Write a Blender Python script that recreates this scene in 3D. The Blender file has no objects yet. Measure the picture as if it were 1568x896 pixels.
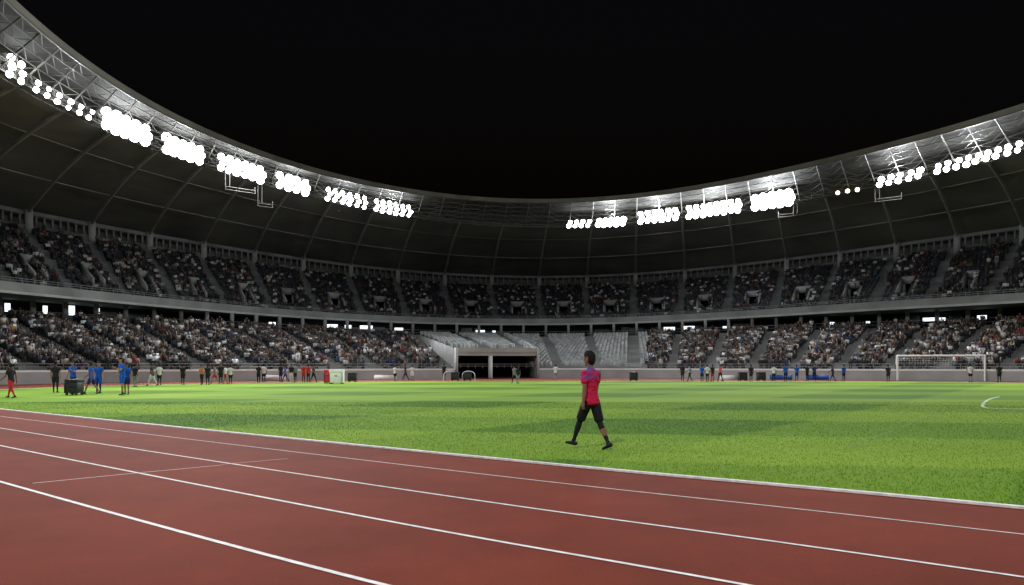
import bpy, math, random
import numpy as np
from mathutils import Vector, Matrix
random.seed(7); rng=np.random.default_rng(7)
sc=bpy.context.scene
sc.view_settings.view_transform='Standard'; sc.view_settings.look='None'; sc.view_settings.exposure=0
F=1045.0; CX=784.0; HY=558.0; CH=1.61; S=1.1
# ------------------------------------------------ materials
def mat(name,col,rough=0.8,metal=0,noise=0.0,nscale=1.0,bump=0.0,bscale=20,emis=None,spec=0.3,attr=None):
    m=bpy.data.materials.new(name); m.use_nodes=True; nt=m.node_tree; b=nt.nodes['Principled BSDF']
    b.inputs['Roughness'].default_value=rough; b.inputs['Metallic'].default_value=metal
    b.inputs['Specular IOR Level'].default_value=spec
    b.inputs['Base Color'].default_value=(*col,1)
    tc=nt.nodes.new('ShaderNodeTexCoord')
    if attr:
        a=nt.nodes.new('ShaderNodeAttribute'); a.attribute_name=attr
        nt.links.new(a.outputs['Color'],b.inputs['Base Color'])
    elif noise>0:
        n=nt.nodes.new('ShaderNodeTexNoise'); n.inputs['Scale'].default_value=nscale; n.inputs['Detail'].default_value=6
        r=nt.nodes.new('ShaderNodeMapRange'); r.inputs[1].default_value=0.3; r.inputs[2].default_value=0.7
        r.inputs[3].default_value=1-noise; r.inputs[4].default_value=1+noise
        mx=nt.nodes.new('ShaderNodeVectorMath'); mx.operation='SCALE'; mx.inputs[0].default_value=col
        nt.links.new(tc.outputs['Object'],n.inputs['Vector']); nt.links.new(n.outputs['Fac'],r.inputs[0])
        nt.links.new(r.outputs[0],mx.inputs['Scale']); nt.links.new(mx.outputs[0],b.inputs['Base Color'])
    if bump>0:
        n=nt.nodes.new('ShaderNodeTexNoise'); n.inputs['Scale'].default_value=bscale; n.inputs['Detail'].default_value=3
        bp=nt.nodes.new('ShaderNodeBump'); bp.inputs['Strength'].default_value=bump; bp.inputs['Distance'].default_value=0.02
        nt.links.new(tc.outputs['Object'],n.inputs['Vector']); nt.links.new(n.outputs['Fac'],bp.inputs['Height'])
        nt.links.new(bp.outputs[0],b.inputs['Normal'])
    if emis:
        b.inputs['Emission Color'].default_value=(*emis[0],1); b.inputs['Emission Strength'].default_value=emis[1]
    return m
M={}
M['conc']=mat('concrete',(0.24,0.24,0.235),0.85,noise=0.25,nscale=0.35,bump=0.2,bscale=6)
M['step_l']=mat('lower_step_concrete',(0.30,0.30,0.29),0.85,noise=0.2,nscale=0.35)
M['conc_d']=mat('concrete_dark',(0.09,0.09,0.09),0.9,noise=0.3,nscale=0.4)
M['conc_l']=mat('concrete_light',(0.40,0.40,0.39),0.8,noise=0.15,nscale=0.5)
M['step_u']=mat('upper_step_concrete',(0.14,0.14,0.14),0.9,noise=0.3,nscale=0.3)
M['portal']=mat('portal_concrete',(0.20,0.20,0.195),0.9,noise=0.35,nscale=0.25)
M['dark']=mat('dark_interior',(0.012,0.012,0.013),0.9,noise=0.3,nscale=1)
M['ceil']=mat('roof_ceiling',(0.16,0.15,0.135),0.75,noise=0.3,nscale=0.12)
M['panel']=mat('roof_panel',(0.035,0.033,0.029),0.8,noise=0.3,nscale=0.2)
M['steel']=mat('roof_steel',(0.085,0.08,0.068),0.6,noise=0.25,nscale=0.6,spec=.2)
M['rail']=mat('rail_steel',(0.22,0.22,0.22),0.5,noise=0.15,nscale=0.6)
M['steel_d']=mat('roof_rib_steel',(0.26,0.25,0.22),0.55,noise=0.2,nscale=0.5)
M['rim']=mat('roof_rim',(0.13,0.12,0.10),0.6,noise=0.25,nscale=0.3)
M['white']=mat('white_paint',(0.8,0.8,0.78),0.5,noise=0.06,nscale=3)
M['line']=mat('line_paint',(0.66,0.63,0.62),0.7,noise=0.22,nscale=9)
M['fline']=mat('field_line_paint',(0.45,0.52,0.32),0.8,noise=0.3,nscale=5)
M['fline2']=mat('worn_line_paint',(0.13,0.23,0.03),0.9,noise=0.4,nscale=3)
M['seat_d']=mat('seat_plastic',(0.035,0.037,0.045),0.55,attr='Col')
M['crowd']=mat('clothes_mix',(0.2,0.2,0.2),0.8,attr='Col')
M['lens']=mat('lamp_lens',(0.9,0.9,0.9),0.3,emis=((0.93,0.97,1.0),36))
M['lens_w']=mat('lamp_lens_warm',(0.9,0.8,0.6),0.3,emis=((1.0,0.86,0.55),6))
M['win']=mat('lit_window',(0.8,0.8,0.8),0.4,emis=((0.85,0.93,1.0),1.6))
M['house']=mat('lamp_housing',(0.1,0.1,0.1),0.4,metal=0.6,noise=0.1)
M['black']=mat('black_plastic',(0.02,0.02,0.022),0.45,noise=0.2,nscale=5)
M['red']=mat('red_vinyl',(0.5,0.03,0.04),0.5,noise=0.1,nscale=4)
M['blue']=mat('blue_vinyl',(0.02,0.10,0.4),0.5,noise=0.1,nscale=4)

# ------------------------------------------------ mesh helpers
def link(o,parent=None):
    sc.collection.objects.link(o)
    if parent: o.parent=parent
    return o
def empty(name,loc=(0,0,0)):
    e=bpy.data.objects.new(name,None); e.location=loc; sc.collection.objects.link(e); return e
def npmesh(name,V,Fq,mats,parent=None,mi=None,col=None,smooth=False):
    V=np.asarray(V,dtype=np.float32)
    if not isinstance(Fq,list) or (len(Fq) and not hasattr(Fq[0][0],'__len__')): Fq=[Fq]
    Fq=[np.asarray(f,dtype=np.int32) for f in Fq if len(f)]
    me=bpy.data.meshes.new(name)
    me.vertices.add(len(V)); me.vertices.foreach_set('co',V.ravel())
    loops=np.concatenate([f.ravel() for f in Fq]); tot=np.concatenate([np.full(len(f),f.shape[1]) for f in Fq]).astype(np.int32)
    st=np.concatenate([[0],np.cumsum(tot)[:-1]]).astype(np.int32)
    me.loops.add(len(loops)); me.loops.foreach_set('vertex_index',loops)
    me.polygons.add(len(tot)); me.polygons.foreach_set('loop_start',st)
    try: me.polygons.foreach_set('loop_total',tot)
    except Exception: pass
    if not isinstance(mats,list): mats=[mats]
    for m in mats: me.materials.append(m)
    if mi is not None: me.polygons.foreach_set('material_index',np.asarray(mi,dtype=np.int32))
    me.update(calc_edges=True)
    if smooth: me.polygons.foreach_set('use_smooth',np.ones(len(tot),dtype=bool))
    if col is not None:
        a=me.attributes.new('Col','FLOAT_COLOR','POINT'); c=np.ones((len(V),4),dtype=np.float32); c[:,:3]=col
        a.data.foreach_set('color',c.ravel())
    me.validate()
    return link(bpy.data.objects.new(name,me),parent)
BOXF=np.array([[0,3,2,1],[4,5,6,7],[0,1,5,4],[1,2,6,5],[2,3,7,6],[3,0,4,7]])
def boxv(x0,x1,y0,y1,z0,z1):
    return np.array([[x0,y0,z0],[x1,y0,z0],[x1,y1,z0],[x0,y1,z0],[x0,y0,z1],[x1,y0,z1],[x1,y1,z1],[x0,y1,z1]],float)
class MB:
    def __init__(s): s.V=[];s.F=[];s.m=[];s.n=0
    def add(s,v,f,m=0):
        v=np.asarray(v,float); f=np.asarray(f)
        s.V.append(v); s.F.append(f+s.n); s.m.append(np.full(len(f),m)); s.n+=len(v)
    def box(s,*a,m=0): s.add(boxv(*a),BOXF,m)
    def hexa(s,b,t,m=0): s.add(np.vstack([b,t]),BOXF,m)
    def build(s,name,mats,parent=None,smooth=False):
        fs=[];ms=[]
        for k in (3,4):
            ff=[f for f in s.F if f.shape[1]==k]
            if ff: fs.append(np.vstack(ff)); ms.append(np.concatenate([m for f,m in zip(s.F,s.m) if f.shape[1]==k]))
        return npmesh(name,np.vstack(s.V),fs,mats,parent,np.concatenate(ms),smooth=smooth)
def tubes(P0,P1,r,sides=6):
    P0=np.asarray(P0,float);P1=np.asarray(P1,float); n=len(P0); r=np.broadcast_to(np.asarray(r,float),(n,))
    d=P1-P0; d=d/(np.linalg.norm(d,axis=1)[:,None]+1e-9)
    up=np.tile([0,0,1.0],(n,1)); up[np.abs(d[:,2])>0.9]=[1,0,0]
    a=np.cross(d,up); a/=np.linalg.norm(a,axis=1)[:,None]+1e-9; b=np.cross(d,a)
    an=np.arange(sides)*2*np.pi/sides
    ring=(a[:,None,:]*np.cos(an)[None,:,None]+b[:,None,:]*np.sin(an)[None,:,None])*r[:,None,None]
    V=np.concatenate([P0[:,None]+ring,P1[:,None]+ring],axis=1).reshape(-1,3)
    i=np.arange(sides); j=(i+1)%sides
    f=np.stack([i,j,j+sides,i+sides],1)
    Fq=(f[None]+ (np.arange(n)*2*sides)[:,None,None]).reshape(-1,4)
    return V,Fq
def inst(tv,tf,P,T,N,sx=None):
    n=len(P); sxx=np.ones(n) if sx is None else sx
    V=P[:,None,:]+tv[None,:,0,None]*T[:,None,:]*sxx[:,None,None]+tv[None,:,1,None]*N[:,None,:]*sxx[:,None,None]
    V[:,:,2]+=tv[None,:,2]*sxx[:,None]
    Fq=(tf[None]+(np.arange(n)*len(tv))[:,None,None]).reshape(-1,tf.shape[1])
    return V.reshape(-1,3),Fq
# ------------------------------------------------ rings (plan curves of the bowl)
C=np.array([6.0,30.0])
def unp(x,y,z):
    Y=(z-CH)*F/(HY-y); return ((x-CX)/F*Y,Y)
def gnd(x,y):
    Y=CH*F/(y-HY); return ((x-CX)/F*Y,Y)
def ringfit(pts,rear,lam=4e-4,order=8):
    ph=[];r=[];w=[]
    for X,Y in pts:
        ph.append(math.atan2(Y-C[1],X-C[0])); r.append(math.hypot(X-C[0],Y-C[1])); w.append(1)
    for a,rr in rear: ph.append(math.radians(a)); r.append(rr); w.append(0.5)
    ph=np.array(ph);r=np.array(r);w=np.array(w)
    def B(p): 
        c=[np.ones_like(p)]
        for k in range(1,order+1): c+= [np.cos(k*p),np.sin(k*p)]
        return np.stack(c,-1)
    A=B(ph); reg=np.diag([0]+[k**4*lam for k in range(1,order+1) for _ in (0,1)])
    co=np.linalg.solve(A.T@(A*w[:,None])+reg,A.T@(r*w))
    return lambda p: B(np.asarray(p,float))@co
REAR=[(185,44),(210,42),(235,42),(258,44),(280,54),(306,72),(330,66),(355,58),(15,57)]
def rear(o): return [(a,r+o) for a,r in REAR]
zA=CH+23.4*S; zB=CH+21.4*S; zC=CH+15.4*S; zF=CH+6.4*S; zL=CH+4.4*S
def up(l,z): return [unp(x,y,z) for x,y in l]
rA=ringfit(up([(30,0),(100,68),(160,113),(250,163),(350,211),(450,247),(550,274),(650,293),(750,302),(850,304),(950,299),(1050,286),(1150,268),(1250,246),(1350,220),(1450,192),(1568,160)],zA),rear(-7))
rB=ringfit(up([(0,102),(60,142),(120,172),(185,198),(270,235),(365,265),(445,287),(525,307),(600,322),(700,340),(800,347),(865,344),(930,340),(1000,335),(1100,325),(1185,313),(1300,290),(1370,274),(1500,244),(1568,226)],zB),rear(1))
rC=ringfit(up([(0,345),(200,378),(400,407),(600,430),(816,440),(1000,434),(1200,417),(1400,392),(1568,373)],zC),rear(28))
rF=ringfit(up([(0,448),(200,466),(400,483),(600,494),(816,498),(1000,494),(1200,484),(1400,472),(1568,464)],zF),rear(12))
rL=ringfit(up([(0,487),(200,496),(400,505),(600,512),(816,516),(1000,513),(1200,507),(1400,501),(1568,496)],zL),rear(14))
rW=ringfit([gnd(*p) for p in [(0,589.1),(200,586),(400,583),(600,581),(816,579),(1000,579.5),(1200,581),(1400,583),(1568,584.3)]],rear(0))
def PT(r,ph,z):
    ph=np.asarray(ph,float); r=np.asarray(r,float)
    return np.stack([C[0]+r*np.cos(ph),C[1]+r*np.sin(ph),np.broadcast_to(z,ph.shape)],-1)
NP=720; PH=np.arange(NP)*2*np.pi/NP
G={k:f(PH) for k,f in dict(A=rA,B=rB,C=rC,F=rF,L=rL,W=rW).items()}
G['L']=np.maximum(G['L'],G['W']+9); G['F']=np.maximum(G['F'],G['W']+7.5); G['C']=np.maximum(G['C'],G['F']+13)
def val(k,ph): return np.interp(np.mod(ph,2*np.pi),np.append(PH,2*np.pi),np.append(G[k],G[k][0]))
def strips(mb,prof,m=0,mask=None):
    for (r0,z0),(r1,z1) in zip(prof[:-1],prof[1:]):
        V=np.vstack([PT(r0,PH,z0),PT(r1,PH,z1)])
        i=np.arange(NP); j=(i+1)%NP; f=np.stack([i,j,j+NP,i+NP],1)
        if mask is not None: f=f[mask]
        mb.add(V,f,m)
def deg2i(d): return int(round((d%360)*2))%NP

stadium=empty('stadium_building')
def tierfun(k0,z0,k1,z1,n,off0=0,off1=0):
    t=np.arange(n+1)/n
    return [(1-a)*(G[k0]+off0)+a*(G[k1]+off1) for a in t],[z0+(z1-z0)*a for a in t]
NU=20; RU,ZU=tierfun('F',zF+0.75,'C',zC,NU,0.6,0)
NL=24; RL,ZL=tierfun('W',1.15,'L',zL,NL,0.3,0)
ZT=[3.2+(zL-3.2)*i/NL for i in range(NL+1)]   # raised block over the players' tunnel
maskU=np.ones((NU,NP),bool); maskL=np.ones((NL,NP),bool)
VR0,VR1=3,8
voms=[]
for d in range(0,360,5):
    a=deg2i(d+2.5); i0=a-1; i1=a+(2 if 45<d<120 else 1)
    for k in range(i0,i1): maskU[VR0:VR1,k%NP]=False
    voms.append((i0%NP,i1%NP))
tA,tB=93.5,104.5; iA,iB=deg2i(tA),deg2i(tB)
tun=np.zeros(NP,bool); tun[iA:iB]=True
maskL[:,iA:iB]=False
def tier(name,R,Z,n,mask,mats,Z2=None,m2=None):
    mb=MB()
    for ZZ,mk in ((Z,mask),(Z2,m2)):
        if ZZ is None: continue
        for i in range(n):
            strips(mb,[(R[i],ZZ[i]),(R[i+1],ZZ[i])],0,mk[i])
            strips(mb,[(R[i+1],ZZ[i]),(R[i+1],ZZ[i+1])],1,mk[i])
    return mb.build(name,mats,stadium)
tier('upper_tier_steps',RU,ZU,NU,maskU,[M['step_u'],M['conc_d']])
tier('lower_tier_steps',RL,ZL,NL,maskL,[M['step_l'],M['step_l']],ZT,np.tile(tun,(NL,1)))
mb=MB()
for i0,i1 in voms:
    zf=ZU[VR0]; zt=ZU[VR1]+0.75; dh=random.uniform(-.15,.25)
    for ii in (i0,i1):
        ph=PH[ii]; w=0.12/RU[VR0][ii]
        b=np.vstack([PT(RU[VR0][ii]-0.1,ph-w,zf-1.2),PT(RU[VR0][ii]-0.1,ph+w,zf-1.2),PT(RU[VR1][ii]+.2,ph+w,zf-1.2),PT(RU[VR1][ii]+.2,ph-w,zf-1.2)])
        t=b.copy(); t[:2,2]=zf+.7+dh; t[2:,2]=zt
        mb.hexa(b,t,0)
    p0=PH[i0]; p1=PH[i1] if i1>i0 else PH[i1]+2*np.pi
    ra=RU[VR0][i0]; rb=RU[VR1][i0]
    mb.add(np.vstack([PT(ra,p0,zf-.02),PT(RU[VR0][i1],p1,zf-.02),PT(RU[VR1][i1]+2,p1,zf-.02),PT(rb+2,p0,zf-.02)]),[[0,1,2,3]],0)
    def wall(pa,pb,rr0,rr1,za,zb,th,m):
        b=np.vstack([PT(rr0,pa,za),PT(rr1,pb,za),PT(rr1+th,pb,za),PT(rr0+th,pa,za)]); t=b.copy(); t[:,2]=zb; mb.hexa(b,t,m)
    rb1=RU[VR1][i1]; q=(p1-p0)
    wall(p0,p1,rb-.05,rb1-.05,zf+2.1,zt+.1,0.3,0)
    wall(p0,p0+q*.2,rb-.05,rb-.05,zf,zf+2.097,0.3,0)
    wall(p1-q*.2,p1,rb1-.05,rb1-.05,zf,zf+2.097,0.3,0)
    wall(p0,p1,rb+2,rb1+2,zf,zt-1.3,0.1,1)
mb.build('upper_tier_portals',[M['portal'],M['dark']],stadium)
mb=MB()
strips(mb,[(G['F']+7,zF-0.02),(G['F'],zF-0.02),(G['F']-0.15,zF+0.02),(G['F']-0.15,zF+1.15),(G['F']+0.15,zF+1.18),(G['F']+0.15,zF+0.75),(G['F']+0.62,zF+0.75)],0)
strips(mb,[(G['F']-.28,zF-.02),(G['F']-.28,zF+.22),(G['F']-.152,zF+.25)],2)
strips(mb,[(G['L'],zL),(G['L']+6.0,zL)],1)
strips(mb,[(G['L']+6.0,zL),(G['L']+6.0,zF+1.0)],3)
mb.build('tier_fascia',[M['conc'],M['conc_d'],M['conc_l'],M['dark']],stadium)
mb=MB(); 
for d in np.arange(0,360,2.5):
    ph=math.radians(d); r=val('L',ph)+1.2; w=.22/r
    b=np.vstack([PT(r,ph-w,zL),PT(r,ph+w,zL),PT(r+.4,ph+w,zL),PT(r+.4,ph-w,zL)]);t=b.copy();t[:,2]=zF-.03; mb.hexa(b,t,0)
for d in np.arange(0,360,1.25):
    if random.random()<.4:
        ph=math.radians(d); r=val('L',ph)+random.uniform(2.5,5); w=random.uniform(.5,1.3)/r; h=random.uniform(.9,1.7)
        b=np.vstack([PT(r,ph-w,zL),PT(r,ph+w,zL),PT(r+.5,ph+w,zL),PT(r+.5,ph-w,zL)]);t=b.copy();t[:,2]=min(zL+h,zF-.1); mb.hexa(b,t,1)
mb.build('concourse_columns',[M['conc'],M['conc_d']],stadium)
def x2phi(k,z,off=0,lo=15,hi=175):
    p=np.radians(np.linspace(lo,hi,1601)); P=PT(val(k,p)+off,p,z); x=CX+F*P[:,0]/np.maximum(P[:,1],1)
    ok=P[:,1]>5; p=p[ok];x=x[ok]; o=np.argsort(x); return lambda q: float(np.interp(q,x[o],p[o]))
fx=x2phi('L',zL,3)
mb=MB()
for x,wd,h in [(8,.25,.9),(66,.22,.9),(107,.3,1.1),(146,.25,1.0),(190,.2,.8),(415,.5,.4),(508,.8,.5),(532,.5,.5),(560,1.0,.55),(610,.7,.4),(735,.8,.35),(756,.3,.3),(1025,.9,.5),(1054,1.0,.55),(1110,.3,.3),(1425,.8,.45),(1442,.5,.4),(1505,.5,.5),(870,.2,.25),(300,.2,.25),(1275,.3,.3),(1330,.25,.25)]:
    ph=fx(x); r=float(val('L',ph))+2.3; w=wd/r
    z0=zL+.85; b=np.vstack([PT(r,ph-w,z0),PT(r,ph+w,z0),PT(r+.1,ph+w,z0),PT(r+.1,ph-w,z0)]);t=b.copy();t[:,2]=z0+h; mb.hexa(b,t,0)
mb.build('concourse_lit_windows',[M['win']],stadium)
zR=zC+2.3
mb=MB()
strips(mb,[(G['C'],zC),(G['C']+.3,zC+.0),(G['C']+.3,zC+.75),(G['C']+.6,zC+.75),(G['C']+.6,zC),(G['C']+2.8,zC),(G['C']+2.8,zR+.6)],0)
strips(mb,[(G['C']+.5,zR-.25),(G['C']+.35,zR-.25),(G['C']+.35,zR+.25),(G['C']+.5,zR+.25)],2)
for d in np.arange(0,360,0.625):
    ph=math.radians(d); r=float(val('C',ph))+.45; big=(abs(d/5-round(d/5))<1e-6); hw=.42 if big else .12; w=hw/r
    r0=r-(.5 if big else 0); zz=zC-.4 if big else zC+.75; th=.3+(.5 if big else 0)
    b=np.vstack([PT(r0,ph-w,zz),PT(r0,ph+w,zz),PT(r0+th,ph+w,zz),PT(r0+th,ph-w,zz)]);t=b.copy();t[:,2]=zR-.26+(.6 if big else 0); mb.hexa(b,t,1 if big else 2)
mb.build('rear_gallery',[M['conc_d'],M['conc'],M['step_u']],stadium)
def railing(k,off,z,h,name,r=.035,step=1.0,m='rail'):
    p=np.radians(np.arange(0,360,step)); q=np.roll(p,-1)
    A=PT(val(k,p)+off,p,z+h); B=PT(val(k,q)+off,q,z+h); A2=A.copy();A2[:,2]=z
    mid=A.copy();mid[:,2]=z+h*.5; mid2=B.copy();mid2[:,2]=z+h*.5
    V,f=tubes(np.vstack([A,A2,mid]),np.vstack([B,A,mid2]),r,5); npmesh(name,V,f,M[m],stadium)
railing('F',0,zF+1.15,.45,'upper_tier_rail',.03)
railing('L',.4,zL,.9,'concourse_rail',.03)
railing('W',.1,1.15,.5,'lower_tier_rail',.03)
# ---- roof
roof=MB()
strips(roof,[(G['A']+.25,zA-.6),(G['A'],zA-.55),(G['A'],zA),(G['A']+.6,zA+.1)],0)
strips(roof,[(G['A']+.6,zA+.1),(G['C']+4,zA+1.2),(G['C']+4,zR-.2)],1)
strips(roof,[(G['A']+.3,zA-.2),(G['B'],zB+1.9)],1)
strips(roof,[(G['B'],zB+1.9),(G['B'],zB+.45)],1)
nC=8
prof=[]
for i in range(nC+1):
    t=i/nC; prof.append(((1-t)*(G['B'])+t*(G['C']+3.2), (zB+.45)*(1-t)+(zR+.3)*t+0.9*math.sin(math.pi*t)))
strips(roof,prof,3)
roof.build('roof_shell',[M['rim'],M['panel'],M['steel_d'],M['ceil']],stadium)
segs0=[];segs1=[];rad=[]
def addseg(a,b,r): segs0.append(a);segs1.append(b);rad.append(np.full(len(a),r))
st=1.25; p=np.radians(np.arange(0,360,st)); q=np.roll(p,-1)
def lat(t,p,dz=0): 
    r=val('A',p)*(1-t)+val('B',p)*t; return PT(r+.15,p,(zA-.6)*(1-t)+(zB+.15)*t+dz)
for k,t in enumerate([0.0,.2,.4,.6,.8,1.0]):
    addseg(lat(t,p),lat(t,q),.06 if 0<t<1 else .10)
addseg(lat(0,p[::2]),lat(1,p[::2]),.08)
for t0,t1 in ((0,.2),(.2,.4),(.4,.6),(.6,.8),(.8,1)):
    addseg(lat(t0,p[::2]),lat(t1,p[1::2]),.035); addseg(lat(t1,p[1::2]),lat(t0,np.roll(p[::2],-1)),.035)
def cw(p,dr,dz): return PT(val('B',p)+dr,p,zB+dz)
for dr,dz in ((-.5,-.35),(-.5,.5),(.7,-.35)): addseg(cw(p,dr,dz),cw(q,dr,dz),.06)
addseg(cw(p,-.5,-.35),cw(p,-.5,.5),.035); addseg(cw(p,-.5,-.35),cw(q,-.5,.5),.035); addseg(cw(p,-.5,-.35),cw(p,.7,-.35),.035)
V,f=tubes(np.vstack(segs0),np.vstack(segs1),np.concatenate(rad),5); npmesh('roof_lattice',V,f,M['steel'],stadium)
segs0=[];segs1=[];rad=[]
pr=np.radians(np.arange(0,360,5.0))
def cp(t,p,dz): 
    r=val('B',p)*(1-t)+(val('C',p)+1.0)*t; return PT(r,p,(zB+.45)*(1-t)+(zR+.2)*t+0.9*math.sin(math.pi*t)+dz)
for i in range(8): addseg(cp(i/8,pr,-.35),cp((i+1)/8,pr,-.35),.2)
for t in (.33,.67): addseg(cp(t,p,-.05),cp(t,q,-.05),.05)
V,f=tubes(np.vstack(segs0),np.vstack(segs1),np.concatenate(rad),6); npmesh('roof_ribs',V,f,M['steel_d'],stadium)
fxB=x2phi('B',zB)
segs=[]
for x,l,dd in [(345,2.2,3.5),(1215,2.0,-2.0),(1340,2.0,3.0),(395,3.2,1.8)]:
    ph=fxB(x); r=float(val('B',ph)); T=np.array([-math.sin(ph),math.cos(ph),0]); a=PT(r,ph,zB-.3); 
    b=a+[0,0,-l]; c=b-T*dd; d_=c+[0,0,.8]
    segs+=[(a,b),(b,c),(c,d_),(a-T*.5,b-T*.5+[0,0,.3]),(b+[0,0,.35],c+[0,0,.35])]
V,f=tubes([s[0] for s in segs],[s[1] for s in segs],.04,5); npmesh('rigging_frames',V,f,M['steel_d'],stadium)
# ---- floodlights
def bank(ph0,ph1,rows,rad_,warm=False,energy=0,pt=0,spacing=1.0,rowh=.66):
    pm=(ph0+ph1)/2; r=float(val('B',pm)); L=abs(ph1-ph0)*r; n=max(2,int(L/spacing))
    e=empty('floodlight_bank')
    mbh=MB()
    for row in range(rows):
        for i in range(n):
            ph=ph0+(ph1-ph0)*(i+.5+(.25 if row%2 else 0))/n + random.uniform(-.08,.08)*spacing/r
            rr=float(val('B',ph))-.75; Pc=PT(rr,ph,zB-.35+row*rowh+random.uniform(-.05,.05)); 
            tgt=np.array([C[0]-8*math.cos(ph)+random.uniform(-8,8),C[1]-8*math.sin(ph)+random.uniform(-10,10),0.0])
            d=tgt-Pc; d/=np.linalg.norm(d); a=np.cross(d,[0,0,1]); a/=np.linalg.norm(a); b=np.cross(a,d)
            k=14; an=np.arange(k)*2*np.pi/k
            R=rad_*random.uniform(.9,1.12)
            ring=np.cos(an)[:,None]*a+np.sin(an)[:,None]*b
            v=np.vstack([Pc+ring*R,Pc+ring*R,Pc-d*.45+ring*R*.45])
            i_=np.arange(k); j_=(i_+1)%k
            mbh.add(v,np.stack([i_,j_,j_+2*k,i_+2*k],1),0)
            lens=np.vstack([Pc+ring*R*.97+d*.01,Pc+ring*R*.6+d*.1,(Pc+d*.13)[None]])
            mbh.add(lens,np.stack([i_,j_,j_+k,i_+k],1),1); mbh.add(lens,np.stack([i_+k,j_+k,np.full(k,2*k)],1),1)
            V,f=tubes([Pc-d*.2],[PT(rr+.3,ph,zB+.45)],.03,4); mbh.add(V,f,0)
    mbh.build('lamp_heads',[M['house'],M['lens_w'] if warm else M['lens']],e,smooth=False)
    Pm=PT(float(val('B',pm))-1.3,pm,zB-.5)
    if energy:
        l=bpy.data.lights.new('flood_beam','SPOT'); l.energy=energy; l.spot_size=math.radians(112); l.spot_blend=.8; l.shadow_soft_size=.45
        l.color=(.95,.98,1.0)
        o=bpy.data.objects.new('flood_beam',l); o.location=Pm; link(o,e)
        tgt=Vector((C[0]+4*math.cos(pm),C[1]+4*math.sin(pm),0)); o.rotation_euler=(tgt-Vector(Pm)).to_track_quat('-Z','Y').to_euler()
    if pt:
        l=bpy.data.lights.new('lamp_spill','POINT'); l.energy=pt; l.shadow_soft_size=.4; l.color=(.92,.97,1)
        o=bpy.data.objects.new('lamp_spill',l); o.location=PT(float(val('B',pm))-1.6,pm,zB-.55); link(o,e)
EN=19500; SP=900
for x0,x1,rows,rd,en,pt_ in [(-120,-60,2,.33,EN,0),(0,32,3,.27,0,SP*.5),(40,140,2,.22,EN,SP*.4),(150,225,3,.50,EN,SP*1.2),(245,308,3,.47,EN,SP),(330,402,3,.43,EN,SP),(420,472,3,.48,EN,SP),(495,562,3,.31,EN,SP*.8),(570,630,3,.31,EN,SP*.8),
    (865,905,2,.33,0,0),(910,958,2,.46,EN,SP),(975,1040,3,.40,EN,SP),(1050,1135,3,.42,EN,SP*1.1),(1150,1215,3,.58,EN,SP*1.4),(1340,1415,2,.36,EN,SP*.7),(1428,1568,2,.32,EN,SP*.7),(1600,1700,2,.4,EN,0)]:
    bank(fxB(x0),fxB(x1),rows,rd,False,en,pt_)
bank(fxB(1275),fxB(1322),1,.28,True,0,0)
for d in (188,246,290,5):
    bank(math.radians(d),math.radians(d+6),2,.4,False,EN*1.3,0)

# ------------------------------------------------ seats and crowd
bk=boxv(-.22,.22,.16,.22,.30,.80); pn=boxv(-.22,.22,-.22,.15,.36,.43)
bk[[4,5,6,7],1]+=.06
seatv=np.vstack([bk,pn]); seatf=np.vstack([BOXF[1:],BOXF[1:]+8])
def sphere(c,rx,ry,rz):
    nu=6; v=[]; f=[]; ths=[.25,.9,1.57,2.25,2.9]
    for th in ths:
        for i in range(nu):
            a=2*math.pi*i/nu; v.append([c[0]+rx*math.sin(th)*math.cos(a),c[1]+ry*math.sin(th)*math.sin(a),c[2]-rz*math.cos(th)])
    for k in range(len(ths)-1):
        for i in range(nu):
            j=(i+1)%nu; f.append([k*nu+i,k*nu+j,(k+1)*nu+j,(k+1)*nu+i])
    o=(len(ths)-1)*nu; f+=[[3,2,1,0],[5,4,3,0],[o,o+1,o+2,o+3],[o,o+3,o+4,o+5]]
    return np.array(v),np.array(f)
def spectator(stand=False,armup=0):
    V=[];Fq=[];LB=[]
    def add(v,f,l):
        n=sum(len(a) for a in V)
        V.append(v);Fq.append(f+n);LB.extend([l]*len(v))
    zo=.42 if not stand else .85
    t=boxv(-.16,.16,-.10,.11,zo,zo+.54); t[4:,0]*=1.35; add(t,BOXF,0)
    hv,hf=sphere((0,-.03,zo+.70),.085,.1,.13); add(hv,hf,1)
    LB[-len(hv):]=[2 if (v[2]>zo+.74 or v[1]>.03) else 1 for v in hv]
    for s in (-1,1):
        if stand: l=boxv(-.08,.08,-.09,.09,0,.88); l[:,0]+=s*.09; add(l,BOXF,3)
        else:
            l=boxv(-.075,.075,-.46,.05,.42,.56); l[:,0]+=s*.1; add(l,BOXF,3)
            l=boxv(-.055,.055,-.50,-.38,0.0,.44); l[:,0]+=s*.1; add(l,BOXF,3)
        if armup and s==1:
            a=boxv(-.045,.045,-.06,.05,zo+.45,zo+.98); a[:,0]+=s*.24; a[4:,0]+=.06
        else:
            a=boxv(-.05,.05,-.06,.06,zo+.12,zo+.52); a[:,0]+=s*.25; a[:4,1]-=.14
        add(a,BOXF,0 if random.random()<.6 else 1)
    return np.vstack(V),np.vstack(Fq),np.array(LB)
specs=[spectator(),spectator(False,1),spectator(True),spectator()]
shirts=np.array([(.02,.02,.025),(.04,.04,.045),(.8,.8,.8),(.55,.55,.53),(.28,.28,.29),(.1,.1,.11),(.03,.04,.09),(.22,.04,.04),(.4,.33,.27),(.04,.08,.18),(.3,.18,.08),(.08,.1,.08)])
sw=np.array([.32,.2,.13,.06,.06,.1,.05,.02,.02,.02,.01,.01]); sw/=sw.sum()
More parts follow.
